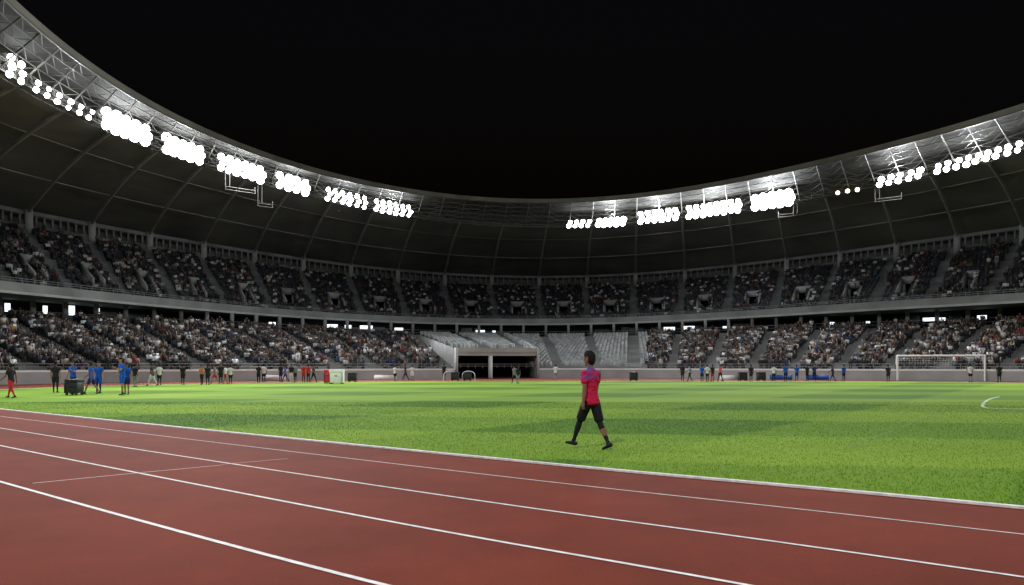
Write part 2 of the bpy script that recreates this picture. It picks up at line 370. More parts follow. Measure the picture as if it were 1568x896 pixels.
skins=np.array([(.36,.22,.15),(.24,.13,.08),(.14,.07,.045),(.42,.27,.2)]); hairs=np.array([(.02,.018,.015),(.03,.02,.013),(.012,.012,.012)]); pants=np.array([(.03,.03,.04),(.05,.055,.07),(.09,.085,.08),(.02,.02,.02)])
def scatter(R,Z,n,mask,name,aisle,rngdeg,seatcol,dens,cname,Z2=None,dim=1.0):
    Ps=[];Ts=[];Ns=[];D=[];rows=[]
    for i in range(n):
        rr=(R[i]*.5+R[i+1]*.5)
        ph=math.radians(rngdeg[0])
        while ph<math.radians(rngdeg[1]):
            r=float(np.interp(ph,PH,rr)); dg=math.degrees(ph)
            ph+= .52/r
            am=((dg+aisle/2)%aisle)-aisle/2
            if abs(math.radians(am))*r<.75: continue
            z=Z[i]
            if not mask[i,int(dg*2)%NP]:
                if Z2 is None or abs(dg-tA)<.4 or abs(dg-tB)<.4: continue
                z=Z2[i]
            Ps.append((C[0]+r*math.cos(ph),C[1]+r*math.sin(ph),z)); Ns.append((math.cos(ph),math.sin(ph),0)); Ts.append((-math.sin(ph),math.cos(ph),0)); D.append(dg); rows.append(i/n)
    P=np.array(Ps);T=np.array(Ts);N=np.array(Ns);D=np.array(D);rows=np.array(rows)
    V,f=inst(seatv,seatf,P,T,N); c=seatcol(D,rows)
    c=c*rng.uniform(.7,1.3,(len(c),1))
    npmesh(name,V,f,M['seat_d'],stadium,col=np.repeat(c,len(seatv),0))
    occ=rng.random(len(P))<dens(D,rows)
    idx=np.where(occ)[0]; kind=rng.choice(4,len(idx),p=[.5,.07,.08,.35])
    VV=[];FF=[];CC=[];nn=0
    for k,(sv,sf,sl) in enumerate(specs):
        ii=idx[kind==k]
        if not len(ii): continue
        m=len(ii); ang=rng.normal(0,.35,m); T2=T[ii]*np.cos(ang)[:,None]+N[ii]*np.sin(ang)[:,None]; N2=-T[ii]*np.sin(ang)[:,None]+N[ii]*np.cos(ang)[:,None]
        P2=P[ii]+T[ii]*rng.normal(0,.05,m)[:,None]+N[ii]*rng.normal(-.02,.05,m)[:,None]
        v,f=inst(sv,sf,P2,T2,N2,rng.uniform(.88,1.08,m))
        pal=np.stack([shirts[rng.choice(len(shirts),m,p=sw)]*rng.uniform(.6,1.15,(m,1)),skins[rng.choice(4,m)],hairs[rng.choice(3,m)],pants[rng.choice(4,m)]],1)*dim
        VV.append(v);FF.append(f+nn);CC.append(pal[:,sl,:].reshape(-1,3));nn+=len(v)
    npmesh(cname,np.vstack(VV),np.vstack(FF),M['crowd'],None,col=np.vstack(CC))
dk=np.array([.018,.020,.026]); gy=np.array([.30,.31,.305])
def patchy(D,r): return .5+.5*np.sin(D*1.9+r*5)*np.sin(D*.7+2)*np.cos(r*7+D*.4)
def ucol(D,r):
    c=np.tile(dk,(len(D),1)); c[(rng.random(len(D))<.02)&(D>135)]=(.02,.08,.22); return c
scatter(RU,ZU,NU,maskU,'upper_tier_seats',5,(22,168),ucol,lambda D,r:np.where(D>118,.32+.3*patchy(D,r),.26+.25*patchy(D,r)),'upper_crowd',dim=.42)  # dim darkens the upper crowd's colours, standing in for weaker light up there
scatter(RL,ZL,NL,maskL,'lower_tier_seats',5,(22,168),lambda D,r:np.where(((D>78)&(D<106))[:,None],gy,dk),lambda D,r:np.where((D>78.3)&(D<105.7),0.0,np.where(D>105,.88+.12*patchy(D,r),.84+.14*patchy(D,r))*np.where((D>105)&(D<113)&(r>.6),.25,1)),'lower_crowd',ZT,dim=.9)

# ------------------------------------------------ perimeter wall, tunnel
mb=MB(); wm=np.ones(NP,bool); wm[iA:iB]=False
strips(mb,[(G['W'],-.02),(G['W'],1.15)],0,wm); strips(mb,[(G['W'],1.15),(G['W']+.32,1.15)],0,wm)
strips(mb,[(G['W']-.06,.95),(G['W']-.06,1.1),(G['W']-.001,1.12)],1,wm)
mb.build('perimeter_wall',[M['conc_l'],M['white']],stadium)
mb=MB()
strips(mb,[(G['W']+.02,2.6),(G['W']+.02,3.0),(G['W']-.12,3.0),(G['W']-.12,3.5),(G['W']+.1,3.5),(G['W']+.1,3.2),(G['W']+.3,3.2)],0,tun)
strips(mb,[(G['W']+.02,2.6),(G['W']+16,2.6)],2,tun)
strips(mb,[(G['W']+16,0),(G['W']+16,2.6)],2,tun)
strips(mb,[(G['W']+.3,.009),(G['W']+16,.009)],3,tun)
for ii,sg in ((iA,-1),(iB,1)):
    ph=PH[ii]; rr=G['W'][ii]; w=.22/rr; a0,a1=(ph-w,ph+.001) if sg<0 else (ph-.001,ph+w)
    def hx(r0,r1,z0,z1a,z1b,m):
        b=np.vstack([PT(r0,a0,z0),PT(r0,a1,z0),PT(r1,a1,z0),PT(r1,a0,z0)]);t=b.copy();t[:2,2]=z1a;t[2:,2]=z1b;mb.hexa(b,t,m)
    hx(rr-.15,rr+.6,0,3.5,3.5,0)
    hx(rr+.603,G['L'][ii],0,3.45,zL+.1,0)
ph=math.radians(99.9); rr=float(val('W',ph)); w=.22/rr
b=np.vstack([PT(rr,ph-w,0),PT(rr,ph+w,0),PT(rr+.5,ph+w,0),PT(rr+.5,ph-w,0)]);t=b.copy();t[:,2]=2.597;mb.hexa(b,t,1)
mb.build('players_tunnel',[M['conc_l'],M['white'],M['dark'],M['conc_d']],stadium)

# ------------------------------------------------ ground
npmesh('ground',boxv(-400,400,-400,400,-.5,-.03)[4:],[[0,1,2,3]],M['conc_d'])
K=[(18,-0.95),(30,-9.4),(42,-15.5),(52,-15.5),(56,-5),(55,12),(54,30),(51.5,46),(45,57.5),(35,62.5),(20,65),(0,65),(-12,62.8),(-22,58.5),(-29,52),(-32.3,44.5),(-31,37),(-26,30.4),(-18.3,24.4),(-11,19.15),(-5.6,15.3),(1.2,10.55),(5.8,7.55)]
K=np.array(K,float)
def catmull(K,n=24):
    out=[];m=len(K)
    for i in range(m):
        p0,p1,p2,p3=K[i-1],K[i],K[(i+1)%m],K[(i+2)%m]
        for j in range(n):
            t=j/n; out.append(.5*((2*p1)+(-p0+p2)*t+(2*p0-5*p1+4*p2-p3)*t*t+(-p0+3*p1-3*p2+p3)*t**3))
    return np.array(out)
KC=catmull(K); nk=len(KC)
tan=np.roll(KC,-1,0)-np.roll(KC,1,0); tan/=np.linalg.norm(tan,axis=1)[:,None]
nor=np.stack([tan[:,1],-tan[:,0]],1)
if np.mean(np.sum(nor*(KC-C),1))<0: nor=-nor
for _ in range(30):
    nor=(np.roll(nor,1,0)+nor*2+np.roll(nor,-1,0)); nor/=np.linalg.norm(nor,axis=1)[:,None]
def fan(name,P,z,m):
    V=np.vstack([[*C,z],np.column_stack([P,np.full(len(P),z)])]); n=len(P); i=np.arange(n)
    f=np.stack([np.zeros(n,int),1+i,1+(i+1)%n],1)
    return npmesh(name,V,f,m)
mt=bpy.data.materials.new('running_track_rubber'); mt.use_nodes=True; nt=mt.node_tree; b=nt.nodes['Principled BSDF']; N_=nt.nodes.new; Lk=nt.links.new
tc=N_('ShaderNodeTexCoord'); n1=N_('ShaderNodeTexNoise'); n1.inputs['Scale'].default_value=.35; n1.inputs['Detail'].default_value=8; n1.inputs['Roughness'].default_value=.65
n2=N_('ShaderNodeTexNoise'); n2.inputs['Scale'].default_value=75; n2.inputs['Detail'].default_value=5; n2.inputs['Roughness'].default_value=.8
Lk(tc.outputs['Object'],n1.inputs['Vector']); Lk(tc.outputs['Object'],n2.inputs['Vector'])
ad=N_('ShaderNodeMath'); ad.operation='MULTIPLY_ADD'; ad.inputs[1].default_value=1.25; Lk(n2.outputs['Fac'],ad.inputs[0]); Lk(n1.outputs['Fac'],ad.inputs[2])
cr=N_('ShaderNodeValToRGB'); cr.color_ramp.elements[1].position=1.0; cr.color_ramp.elements[0].color=(.056,.0082,.0036,1); cr.color_ramp.elements[1].color=(.205,.034,.015,1)
hv=N_('ShaderNodeMath'); hv.operation='MULTIPLY'; hv.inputs[1].default_value=.76; Lk(ad.outputs[0],hv.inputs[0])
Lk(hv.outputs[0],cr.inputs[0]); cr.color_ramp.elements[0].position=.5
Lk(cr.outputs[0],b.inputs['Base Color']); b.inputs['Roughness'].default_value=.85; b.inputs['Specular IOR Level'].default_value=.06
bp=N_('ShaderNodeBump'); bp.inputs['Strength'].default_value=.7; bp.inputs['Distance'].default_value=.01; Lk(n2.outputs['Fac'],bp.inputs['Height']); Lk(bp.outputs[0],b.inputs['Normal'])
fan('running_track',PT(G['W']+.3,PH,0)[:,:2],0.0,mt)
def grassmat(name,gain):
    mg=bpy.data.materials.new(name); mg.use_nodes=True; nt=mg.node_tree; b=nt.nodes['Principled BSDF']; N_=nt.nodes.new; Lk=nt.links.new
    tc=N_('ShaderNodeTexCoord'); sp=N_('ShaderNodeSeparateXYZ')
    wn=N_('ShaderNodeTexNoise'); wn.inputs['Scale'].default_value=.6; wn.inputs['Detail'].default_value=5
    Lk(tc.outputs['Object'],wn.inputs['Vector'])
    wob=N_('ShaderNodeVectorMath'); wob.operation='SCALE'; wob.inputs['Scale'].default_value=.7; Lk(wn.outputs['Color'],wob.inputs[0])
    av=N_('ShaderNodeVectorMath'); av.operation='ADD'; Lk(tc.outputs['Object'],av.inputs[0]); Lk(wob.outputs[0],av.inputs[1]); Lk(av.outputs[0],sp.inputs[0])
    def ma(op,a,b_,c=None):
        n=N_('ShaderNodeMath'); n.operation=op
        for i,v in enumerate((a,b_,c)):
            if v is None: continue
            if isinstance(v,(int,float)): n.inputs[i].default_value=v
            else: Lk(v,n.inputs[i])
        return n.outputs[0]
    X,Y=sp.outputs[0],sp.outputs[1]
    A=ma('MULTIPLY_ADD',X,.15,Y); A=ma('SUBTRACT',A,16.4); sA=ma('SINE',ma('MULTIPLY',A,2*math.pi/9.0),0)
    B=ma('MULTIPLY_ADD',Y,-.85,X); B=ma('SUBTRACT',B,-15.2); sB=ma('SINE',ma('MULTIPLY',B,2*math.pi/14.4),0)
    def sq(v,k): 
        n=N_('ShaderNodeMapRange'); n.interpolation_type='SMOOTHSTEP'; n.inputs[1].default_value=-k; n.inputs[2].default_value=k; Lk(v,n.inputs[0]); return n.outputs[0]
    a=sq(sA,.14); bb=sq(sB,.12)
    dark=ma('MULTIPLY',a,ma('MULTIPLY_ADD',bb,.6,.4))
    dark=ma('ADD',dark,ma('MULTIPLY',ma('MULTIPLY',ma('SUBTRACT',1.0,a),bb),.30))
    big=N_('ShaderNodeTexNoise'); big.inputs['Scale'].default_value=.10; big.inputs['Detail'].default_value=6; big.inputs['Roughness'].default_value=.5; Lk(tc.outputs['Object'],big.inputs['Vector'])
    fine=N_('ShaderNodeTexNoise'); fine.inputs['Scale'].default_value=14; fine.inputs['Detail'].default_value=5; fine.inputs['Roughness'].default_value=.75; Lk(tc.outputs['Object'],fine.inputs['Vector'])
    v=ma('MULTIPLY_ADD',dark,-.54,.94)
    v=ma('ADD',v,ma('MULTIPLY',ma('SUBTRACT',big.outputs['Fac'],.5),.6)); v=ma('ADD',v,ma('MULTIPLY',ma('SUBTRACT',fine.outputs['Fac'],.5),.45))
    cr=N_('ShaderNodeValToRGB'); e=cr.color_ramp.elements
    e[0].position=.12; e[0].color=(.040*gain,.112*gain,.0035*gain,1); e[1].position=1.0; e[1].color=(.205*gain,.325*gain,.024*gain,1)
    x=e.new(.55); x.color=(.095*gain,.200*gain,.009*gain,1)
    Lk(v,cr.inputs[0]); Lk(cr.outputs[0],b.inputs['Base Color']); b.inputs['Roughness'].default_value=.9; b.inputs['Specular IOR Level'].default_value=.06
    bp=N_('ShaderNodeBump'); bp.inputs['Strength'].default_value=.5; bp.inputs['Distance'].default_value=.03; Lk(fine.outputs['Fac'],bp.inputs['Height']); Lk(bp.outputs[0],b.inputs['Normal'])
    return mg
fan('grass_field',KC-nor*.045,.012,grassmat('grass_turf',1.0))
mb=MB()
def band(mb,off0,off1,z0,z1,m):
    P=[]
    for o,z in ((off0,z0),(off0,z1),(off1,z1),(off1,z0)): P.append(np.column_stack([KC+nor*o,np.full(nk,z)]))
    V=np.vstack(P); i=np.arange(nk); j=(i+1)%nk
    for k in range(3):
        f=np.stack([i+k*nk,j+k*nk,j+(k+1)*nk,i+(k+1)*nk],1); mb.add(V,f,m); 
band(mb,-.045,.035,0,.028,0)
mb.build('track_kerb',[M['line']])
mb=MB()
def flat(off,w,k,x0,z=.005):
    o=off+k*(np.clip(KC[:,0],-16,10)-x0)
    o=np.where(KC[:,1]>35,off,o)
    for _ in range(40): o=(np.roll(o,1)+o+np.roll(o,-1))/3
    o=o[:,None]
    V=np.vstack([np.column_stack([KC+nor*(o-w/2),np.full(nk,z)]),np.column_stack([KC+nor*(o+w/2),np.full(nk,z)])]); i=np.arange(nk); j=(i+1)%nk
    mb.add(V,np.stack([i,j,j+nk,i+nk],1),0)
for off,w,k,x0 in ((1.38,.028,.012,0),(2.85,.042,.022,-4),(4.30,.045,.028,0),(5.80,.05,.026,1)): flat(off,w,k,x0)
def gl(p,q,w,z=.0052):
    p=np.array(p,float);q=np.array(q,float); d=q-p; d/=np.linalg.norm(d); n=np.array([-d[1],d[0]])*w/2
    mb.add([[*(p-n),z],[*(q-n),z],[*(q+n),z],[*(p+n),z]],[[0,1,2,3]],0)
gl(gnd(50,741),gnd(190,727),.022,.009); gl(gnd(190,727),gnd(340,713),.02,.009); gl(gnd(340,712),gnd(440,703),.014,.009)
mb.build('track_lane_lines',[M['line']])
mb=MB()
pts=[gnd(*p) for p in [(1700,630),(1568,627),(1535,626.4),(1512,625.6),(1506,624.4),(1504,621.5),(1506,618),(1511,614),(1518,610.8),(1530,608)]]
for i_,(a,b_) in enumerate(zip(pts[:-1],pts[1:])): gl(a,b_,.22 if i_<3 else .12,.018+.001*(i_%2))
mb.build('penalty_area_line',[M['fline']])
mb=MB(); gl((6.3,12.9),(14.8,23.4),.045,.016); gl((-22,40),(30,48),.08,.016); mb.build('worn_field_line',[M['fline2']])
n=200000
gx=rng.uniform(-22,22,n*2); gy_=7+22*rng.random(n*2)**1.5
kerbY=np.interp(gx,[-18.3,-11,-5.6,1.2,5.8,18,30],[24.4,19.15,15.3,10.55,7.55,-.95,-9.4])
ok=(gy_>kerbY+.07)&(np.abs(gx)<gy_*.85+1); gx=gx[ok][:n];gy_=gy_[ok][:n]; n=len(gx)
an=rng.uniform(0,np.pi,n); h=rng.uniform(.012,.032,n); w=rng.uniform(.004,.008,n); 
b0=np.column_stack([gx-np.cos(an)*w,gy_-np.sin(an)*w,np.full(n,.01)]); b1=np.column_stack([gx+np.cos(an)*w,gy_+np.sin(an)*w,np.full(n,.01)])
tp=np.column_stack([gx+rng.normal(0,.012,n),gy_+rng.normal(0,.012,n),.012+h])
V=np.stack([b0,b1,tp],1).reshape(-1,3); npmesh('grass_blades',V,np.arange(3*n).reshape(-1,3),grassmat('grass_blade',1.10))

# ------------------------------------------------ goal
g=MB()
def tb(pairs,r,m,mbx): 
    V,f=tubes([a for a,b in pairs],[b for a,b in pairs],r,8 if r>.03 else 4); mbx.add(V,f,m)
W=7.32/2;H=2.44;D1=.9;D2=2.0
tb([((-W,0,0),(-W,0,H)),((W,0,0),(W,0,H)),((-W-.05,0,H),(W+.05,0,H))],.085,0,g)
tb([((-W,0,H),(-W,D1,H)),((W,0,H),(W,D1,H)),((-W,D1,H),(-W,D2,0)),((W,D1,H),(W,D2,0)),((-W,D2,.03),(W,D2,.03)),((-W,D1,H),(W,D1,H)),((-W,0,.03),(-W,D2,.03)),((W,0,.03),(W,D2,.03))],.035,0,g)
net=[]
for x in np.arange(-W,W+.01,.24): net+=[((x,0,H),(x,D1,H)),((x,D1,H),(x,D2,0))]
for t in np.arange(0,1.01,.09): net+=[((-W,D1+(D2-D1)*t,H*(1-t)),(W,D1+(D2-D1)*t,H*(1-t)))]
for s in (-W,W):
    for t in np.arange(.1,1,.1): net+=[((s,0,H*t),(s,D2-(D2-D1)*t,H*t)),((s,D2*t,0),(s,D1*t,H))]
tb(net,.006,0,g)
go=g.build('football_goal',[M['white']]); gp=gnd(1440,583.3); go.location=(gp[0],gp[1],.012); go.rotation_euler=(0,0,math.radians(-22))

# ------------------------------------------------ people
def human(name,loc,yaw,shirt,short,legs,shoe,skin,hair,pose,voxel=.02,height=1.8,hands=False,shortlen=.62,sleeve=.5,headyaw=0,print_=None):
    samples=[]
    V=[];Fq=[];n=[0]
    def vec(*a): return np.array(a,float)
    def loft(stations,label,k=14):
        rings=[];an=np.arange(k)*2*np.pi/k
        s0,s1=stations[0],stations[1]; e0,e1=stations[-1],stations[-2]
        def cap(a,b):
            d=a[0]-b[0]; d=d/(np.linalg.norm(d)+1e-9); return (a[0]+d*min(a[3],a[4])*.5,a[1],a[2],a[3]*.6,a[4]*.6)
        full=[cap(s0,s1)]+list(stations)+[cap(e0,e1)]
        for c,ax,ay,rx,ry in full: rings.append(c+np.cos(an)[:,None]*ax*rx+np.sin(an)[:,None]*ay*ry)
        R=np.vstack(rings); m=len(full); i=np.arange(k); j=(i+1)%k
        V.append(R)
        for r in range(m-1): 
            for a,b_ in zip(i,j): Fq.append([n[0]+r*k+a,n[0]+r*k+b_,n[0]+(r+1)*k+b_,n[0]+(r+1)*k+a])
        Fq.append([n[0]+a for a in i][::-1]); Fq.append([n[0]+(m-1)*k+a for a in i]); n[0]+=len(R)
        for (a,b_) in zip(stations[:-1],stations[1:]):
            L=np.linalg.norm(b_[0]-a[0]); q=max(1,int(L/.015))
            for u in range(q+1):
                t=u/q; samples.append((a[0]*(1-t)+b_[0]*t,a[1],a[2],a[3]*(1-t)+b_[3]*t,a[4]*(1-t)+b_[4]*t,label))
    def limb(p0,p1,rs,label,ts=None,k=12):
        d=p1-p0; d=d/np.linalg.norm(d); a=vec(1,0,0)
        if abs(d[0])>.95: a=vec(0,1,0)
        a=a-d*np.dot(a,d); a/=np.linalg.norm(a); b_=np.cross(d,a)
        ts=ts if ts is not None else np.linspace(0,1,len(rs))
        loft([(p0*(1-t)+p1*t,a,b_,r,r) for r,t in zip(rs,ts)],label,k)
    X=vec(1,0,0);Y=vec(0,1,0);Z=vec(0,0,1)
    lean=pose.get('lean',0.03)
    def tz(z,y=0,x=0): return vec(x,y+ (z-.93)*math.sin(lean),.93+(z-.93)*math.cos(lean))
    fw=vec(0,math.cos(lean),-math.sin(lean))
    loft([(tz(z,y),X,fw,rx,ry) for z,rx,ry,y in [(.86,.178,.128,-.01),(.93,.172,.122,-.01),(1.02,.158,.108,0),(1.12,.156,.104,.0),(1.22,.17,.112,0),(1.32,.185,.118,-.005),(1.40,.188,.11,-.01),(1.45,.165,.09,-.012),(1.49,.10,.075,-.012),(1.515,.064,.06,-.008)]],'shirt',20)
    loft([(vec(0,0,z),X,Y,rx,ry) for z,rx,ry in [(.96,.15,.11),(.88,.165,.118),(.82,.15,.11)]],'short')
    limb(tz(1.46,-.01),tz(1.60,.015),[.06,.054,.054],'skin')
    hc=tz(1.675,.025); cy,sy=math.cos(headyaw),math.sin(headyaw); HX=vec(cy,sy,0);HY_=vec(-sy,cy,0)
    def hp(x,y,z): return hc+HX*x+HY_*y+Z*z
    loft([(hp(0,y,z),HX,HY_,rx,ry) for z,rx,ry,y in [(-.115,.028,.03,.045),(-.095,.045,.055,.025),(-.05,.062,.08,.01),(0,.072,.092,0),(.04,.075,.096,-.004),(.08,.066,.085,-.006),(.108,.04,.055,-.008)]],'skin',18)
    loft([(hp(0,y,z),HX,HY_,rx,ry) for z,rx,ry,y in [(-.055,.062,.055,-.042),(-.01,.077,.075,-.034),(.04,.085,.096,-.018),(.085,.085,.103,-.010),(.13,.06,.08,-.002)]],'hair',18)
    for s in (-1,1):
        loft([(hp(s*.078,-.005,z),HX,HY_,.012,r) for z,r in [(-.035,.012),(-.005,.02),(.02,.02)]],'skin',8)
        loft([(hp(s*.03,.082,.002),HX,HY_,.013,.012),(hp(s*.03,.082,.014),HX,HY_,.013,.012)],'eye',8)
    limb(hp(0,.086,.015),hp(0,.106,-.025),[.009,.015],'skin')
    loft([(hp(-.02,.086,-.056),Z,HY_,.007,.012),(hp(.02,.086,-.056),Z,HY_,.007,.012)],'lip',8)
    for s,key in ((-1,'L'),(1,'R')):
        a,kn,ft=pose['leg'+key]; b_=math.radians(a-kn); a=math.radians(a)
        hip=vec(s*.092,0,.90); knee=hip+vec(s*.01,math.sin(a),-math.cos(a))*.43; ank=knee+vec(0,math.sin(b_),-math.cos(b_))*.41
        limb(hip,knee,[.092,.088,.072,.058],'legs')
        limb(hip,hip+(knee-hip)*shortlen*1.25,[.1,.102,.094,.09],'short')
        limb(knee,ank,[.056,.058,.06,.048,.037,.035],'legs' if not pose.get('bare') else 'skin',ts=[0,.15,.3,.55,.85,1])
        if pose.get('patch')==key: limb(knee+(ank-knee)*.35,knee+(ank-knee)*.6,[.062,.056,.05],'skin')
        f=math.radians(ft); fd=vec(s*.12,math.cos(f),math.sin(f)); fd/=np.linalg.norm(fd)
        side=np.cross(fd,Z); side/=np.linalg.norm(side); fu=np.cross(side,fd)
        base=ank-fu*.045
        loft([(base+fd*y-fu*dz,side,fu,rx,ry) for y,rx,ry,dz in [(-.075,.03,.035,.0),(-.04,.038,.043,0),(.03,.042,.042,.003),(.09,.048,.034,.012),(.15,.045,.026,.02),(.18,.032,.02,.025)]],'shoe')
        limb(ank+fu*.03,ank-fu*.03,[.04,.044],'shoe')
        sw_,ab,el=[math.radians(v) for v in pose['arm'+key]]
        sh=tz(1.425,-.01,s*.185); d=vec(s*math.sin(ab),math.sin(sw_)*math.cos(ab),-math.cos(sw_)*math.cos(ab)); elb=sh+d*.29
        d2=vec(s*math.sin(ab)*.4,math.sin(sw_+el),-math.cos(sw_+el)); d2/=np.linalg.norm(d2); wr=elb+d2*.25
        limb(sh,elb,[.053,.05,.043,.039],'skin'); limb(elb,wr,[.039,.042,.036,.026],'skin',ts=[0,.25,.6,1])
        limb(sh-d*.01,sh+d*.29*sleeve,[.066,.07,.07,.066],'shirt')
        palmN=vec(s*1.0,0,0); palmN=palmN-d2*np.dot(palmN,d2); palmN/=np.linalg.norm(palmN); fwd=np.cross(palmN,d2)
        if np.dot(fwd,vec(0,1,0))+np.dot(fwd,vec(0,0,1))*.5<0: fwd=-fwd
        loft([(wr+d2*t,palmN,fwd,.017,w) for t,w in [(0,.026),(.03,.034),(.06,.04),(.09,.038)]],'skin',10)
        if hands:
            for fi,(o,L) in enumerate([(.028,.075),(.010,.082),(-.009,.076),(-.027,.060)]):
                p=wr+d2*.088+fwd*o
                dA=d2*.93+vec(-s*.28,0,0); dA/=np.linalg.norm(dA); dB=d2*.6+vec(-s*.8,0,0); dB/=np.linalg.norm(dB)
                m_=p+dA*L*.55; limb(p-d2*.02,m_,[.0095,.009],'skin',k=8); limb(m_,m_+dB*L*.45,[.009,.0075],'skin',k=8)
            t0=wr+d2*.025+fwd*.028; t1=t0+(d2*.6+fwd*.75)/np.linalg.norm(d2*.6+fwd*.75)*.035; limb(t0,t1,[.012,.011],'skin',k=8); limb(t1,t1+d2*.035+vec(-s*.008,0,0),[.011,.008],'skin',k=8)
        else: loft([(wr+d2*t,palmN,fwd,.015,w) for t,w in [(.08,.036),(.13,.033),(.17,.018)]],'skin',8)
    Vv=np.vstack(V)
    me=bpy.data.meshes.new('tmp'); me.from_pydata(Vv.tolist(),[],Fq); ob=bpy.data.objects.new('tmp',me); sc.collection.objects.link(ob)
    md=ob.modifiers.new('r','REMESH'); md.mode='VOXEL'; md.voxel_size=voxel; md.adaptivity=0
    m2=ob.modifiers.new('s','SMOOTH'); m2.factor=.5; m2.iterations=2 if voxel<.012 else 1
    dg=bpy.context.evaluated_depsgraph_get(); res=bpy.data.meshes.new_from_object(ob.evaluated_get(dg))
    bpy.data.objects.remove(ob)
    nv=len(res.vertices); co=np.zeros(nv*3,dtype=np.float32); res.vertices.foreach_get('co',co); co=co.reshape(-1,3).astype(float)
    nf=len(res.polygons); fc=np.zeros(nf*3,dtype=np.float32); res.polygons.foreach_get('center',fc); fc=fc.reshape(-1,3).astype(float)
    best=np.full(nf,1e9); lab=np.zeros(nf,int); labs=['shirt','short','legs','shoe','skin','hair','eye','lip']
    for c,ax,ay,rx,ry,l in samples:
        d=fc-c; az=np.cross(ax,ay); q=(d@ax/rx)**2+(d@ay/ry)**2+(d@az/.05)**2
        m=q<best; best[m]=q[m]; lab[m]=labs.index(l)
    res.materials.clear()
    cols=dict(shirt=shirt,short=short,legs=legs,shoe=shoe,skin=skin,hair=hair,eye=(.02,.02,.02),lip=tuple(c*.6 for c in skin))
    for l in labs:
        if l=='shirt' and print_:
            m=mat('printed_jersey',cols[l],.85,spec=.1); nt=m.node_tree; tc=nt.nodes.new('ShaderNodeTexCoord'); ns=nt.nodes.new('ShaderNodeTexNoise'); ns.inputs['Scale'].default_value=7; ns.inputs['Detail'].default_value=1
            sp=nt.nodes.new('ShaderNodeSeparateXYZ'); nt.links.new(tc.outputs['Object'],sp.inputs[0]); nt.links.new(tc.outputs['Object'],ns.inputs['Vector'])
            mr=nt.nodes.new('ShaderNodeMapRange'); mr.inputs[1].default_value=1.16; mr.inputs[2].default_value=1.36; nt.links.new(sp.outputs[2],mr.inputs[0])
            mu=nt.nodes.new('ShaderNodeMath'); mu.operation='MULTIPLY'; nt.links.new(mr.outputs[0],mu.inputs[0]); nt.links.new(ns.outputs['Fac'],mu.inputs[1])
            cr=nt.nodes.new('ShaderNodeValToRGB'); cr.color_ramp.elements[0].position=.38; cr.color_ramp.elements[0].color=(*shirt,1); cr.color_ramp.elements[1].position=.55; cr.color_ramp.elements[1].color=(*print_,1)
            nt.links.new(mu.outputs[0],cr.inputs[0]); nt.links.new(cr.outputs[0],m.node_tree.nodes['Principled BSDF'].inputs['Base Color'])
            wv=nt.nodes.new('ShaderNodeTexNoise'); wv.inputs['Scale'].default_value=9; bp=nt.nodes.new('ShaderNodeBump'); bp.inputs['Strength'].default_value=1.0; bp.inputs['Distance'].default_value=.08
            nt.links.new(tc.outputs['Object'],wv.inputs['Vector']); nt.links.new(wv.outputs['Fac'],bp.inputs['Height']); nt.links.new(bp.outputs[0],nt.nodes['Principled BSDF'].inputs['Normal'])
            res.materials.append(m)
        else: res.materials.append(cmat(l,cols[l]))
    res.polygons.foreach_set('material_index',lab.astype(np.int32)); res.polygons.foreach_set('use_smooth',np.ones(nf,dtype=bool))
    if voxel<.012:
        hv=np.zeros(nv,bool)
        for pidx in np.where(lab==5)[0]:
            for vi in res.polygons[int(pidx)].vertices: hv[vi]=True
        d=co-hc; d/=np.linalg.norm(d,axis=1)[:,None]+1e-9
        co[hv]+=d[hv]*((np.sin(co[hv,0]*260)*np.sin(co[hv,1]*240+1)*np.sin(co[hv,2]*250))*.014+.010)[:,None]
    co[:,2]-=co[:,2].min(); co*=height/1.8
    res.vertices.foreach_set('co',co.astype(np.float32).ravel()); res.update()
    res.name=name; o=bpy.data.objects.new(name,res); link(o); o.location=loc; o.rotation_euler=(0,0,yaw)
    return o
_mc={}
def cmat(l,c):
    k=(l,tuple(round(v,3) for v in c))
    if k not in _mc: _mc[k]=mat({'shirt':'shirt_cloth','short':'shorts_cloth','legs':'legwear','shoe':'shoe','skin':'skin','hair':'hair','eye':'eye','lip':'lip'}[l],c,.8 if l!='shoe' else .5,noise=.12,nscale=12,spec=.15)
    return _mc[k]
sk=(.20,.10,.065)
hx_,hy_=gnd(905,689)
human('walking_man',(hx_,hy_,.012),math.atan2(.66,.75),(.50,.014,.062),(.010,.010,.012),(.012,.012,.014),(.012,.012,.015),sk,(.012,.010,.009),
   dict(legL=(27,4,8),legR=(-18,12,-18),armL=(-10,8,14),armR=(8,4,12),lean=.03,patch='R'),voxel=.0065,height=1.81,hands=True,shortlen=.7,sleeve=.62,headyaw=.25,print_=(.09,.07,.26))
walk=dict(legL=(24,5,5),legR=(-20,14,-14),armL=(-20,7,20),armR=(24,7,30),lean=.06)
walk2=dict(legL=(-14,10,-10),legR=(18,4,4),armL=(20,7,30),armR=(-18,9,15),lean=.05)
stand=dict(legL=(2,2,0),legR=(-2,2,0),armL=(3,9,12),armR=(-2,9,10),lean=.0)
stand2=dict(legL=(4,3,0),legR=(-4,3,0),armL=(35,10,80),armR=(5,12,20),lean=.05)
BK=(.02,.02,.024);BL=(.012,.08,.38);WH=(.6,.6,.6);RD=(.45,.03,.03);GY=(.2,.2,.22);OR=(.5,.17,.05);NV=(.02,.03,.1); SK2=(.33,.19,.13)
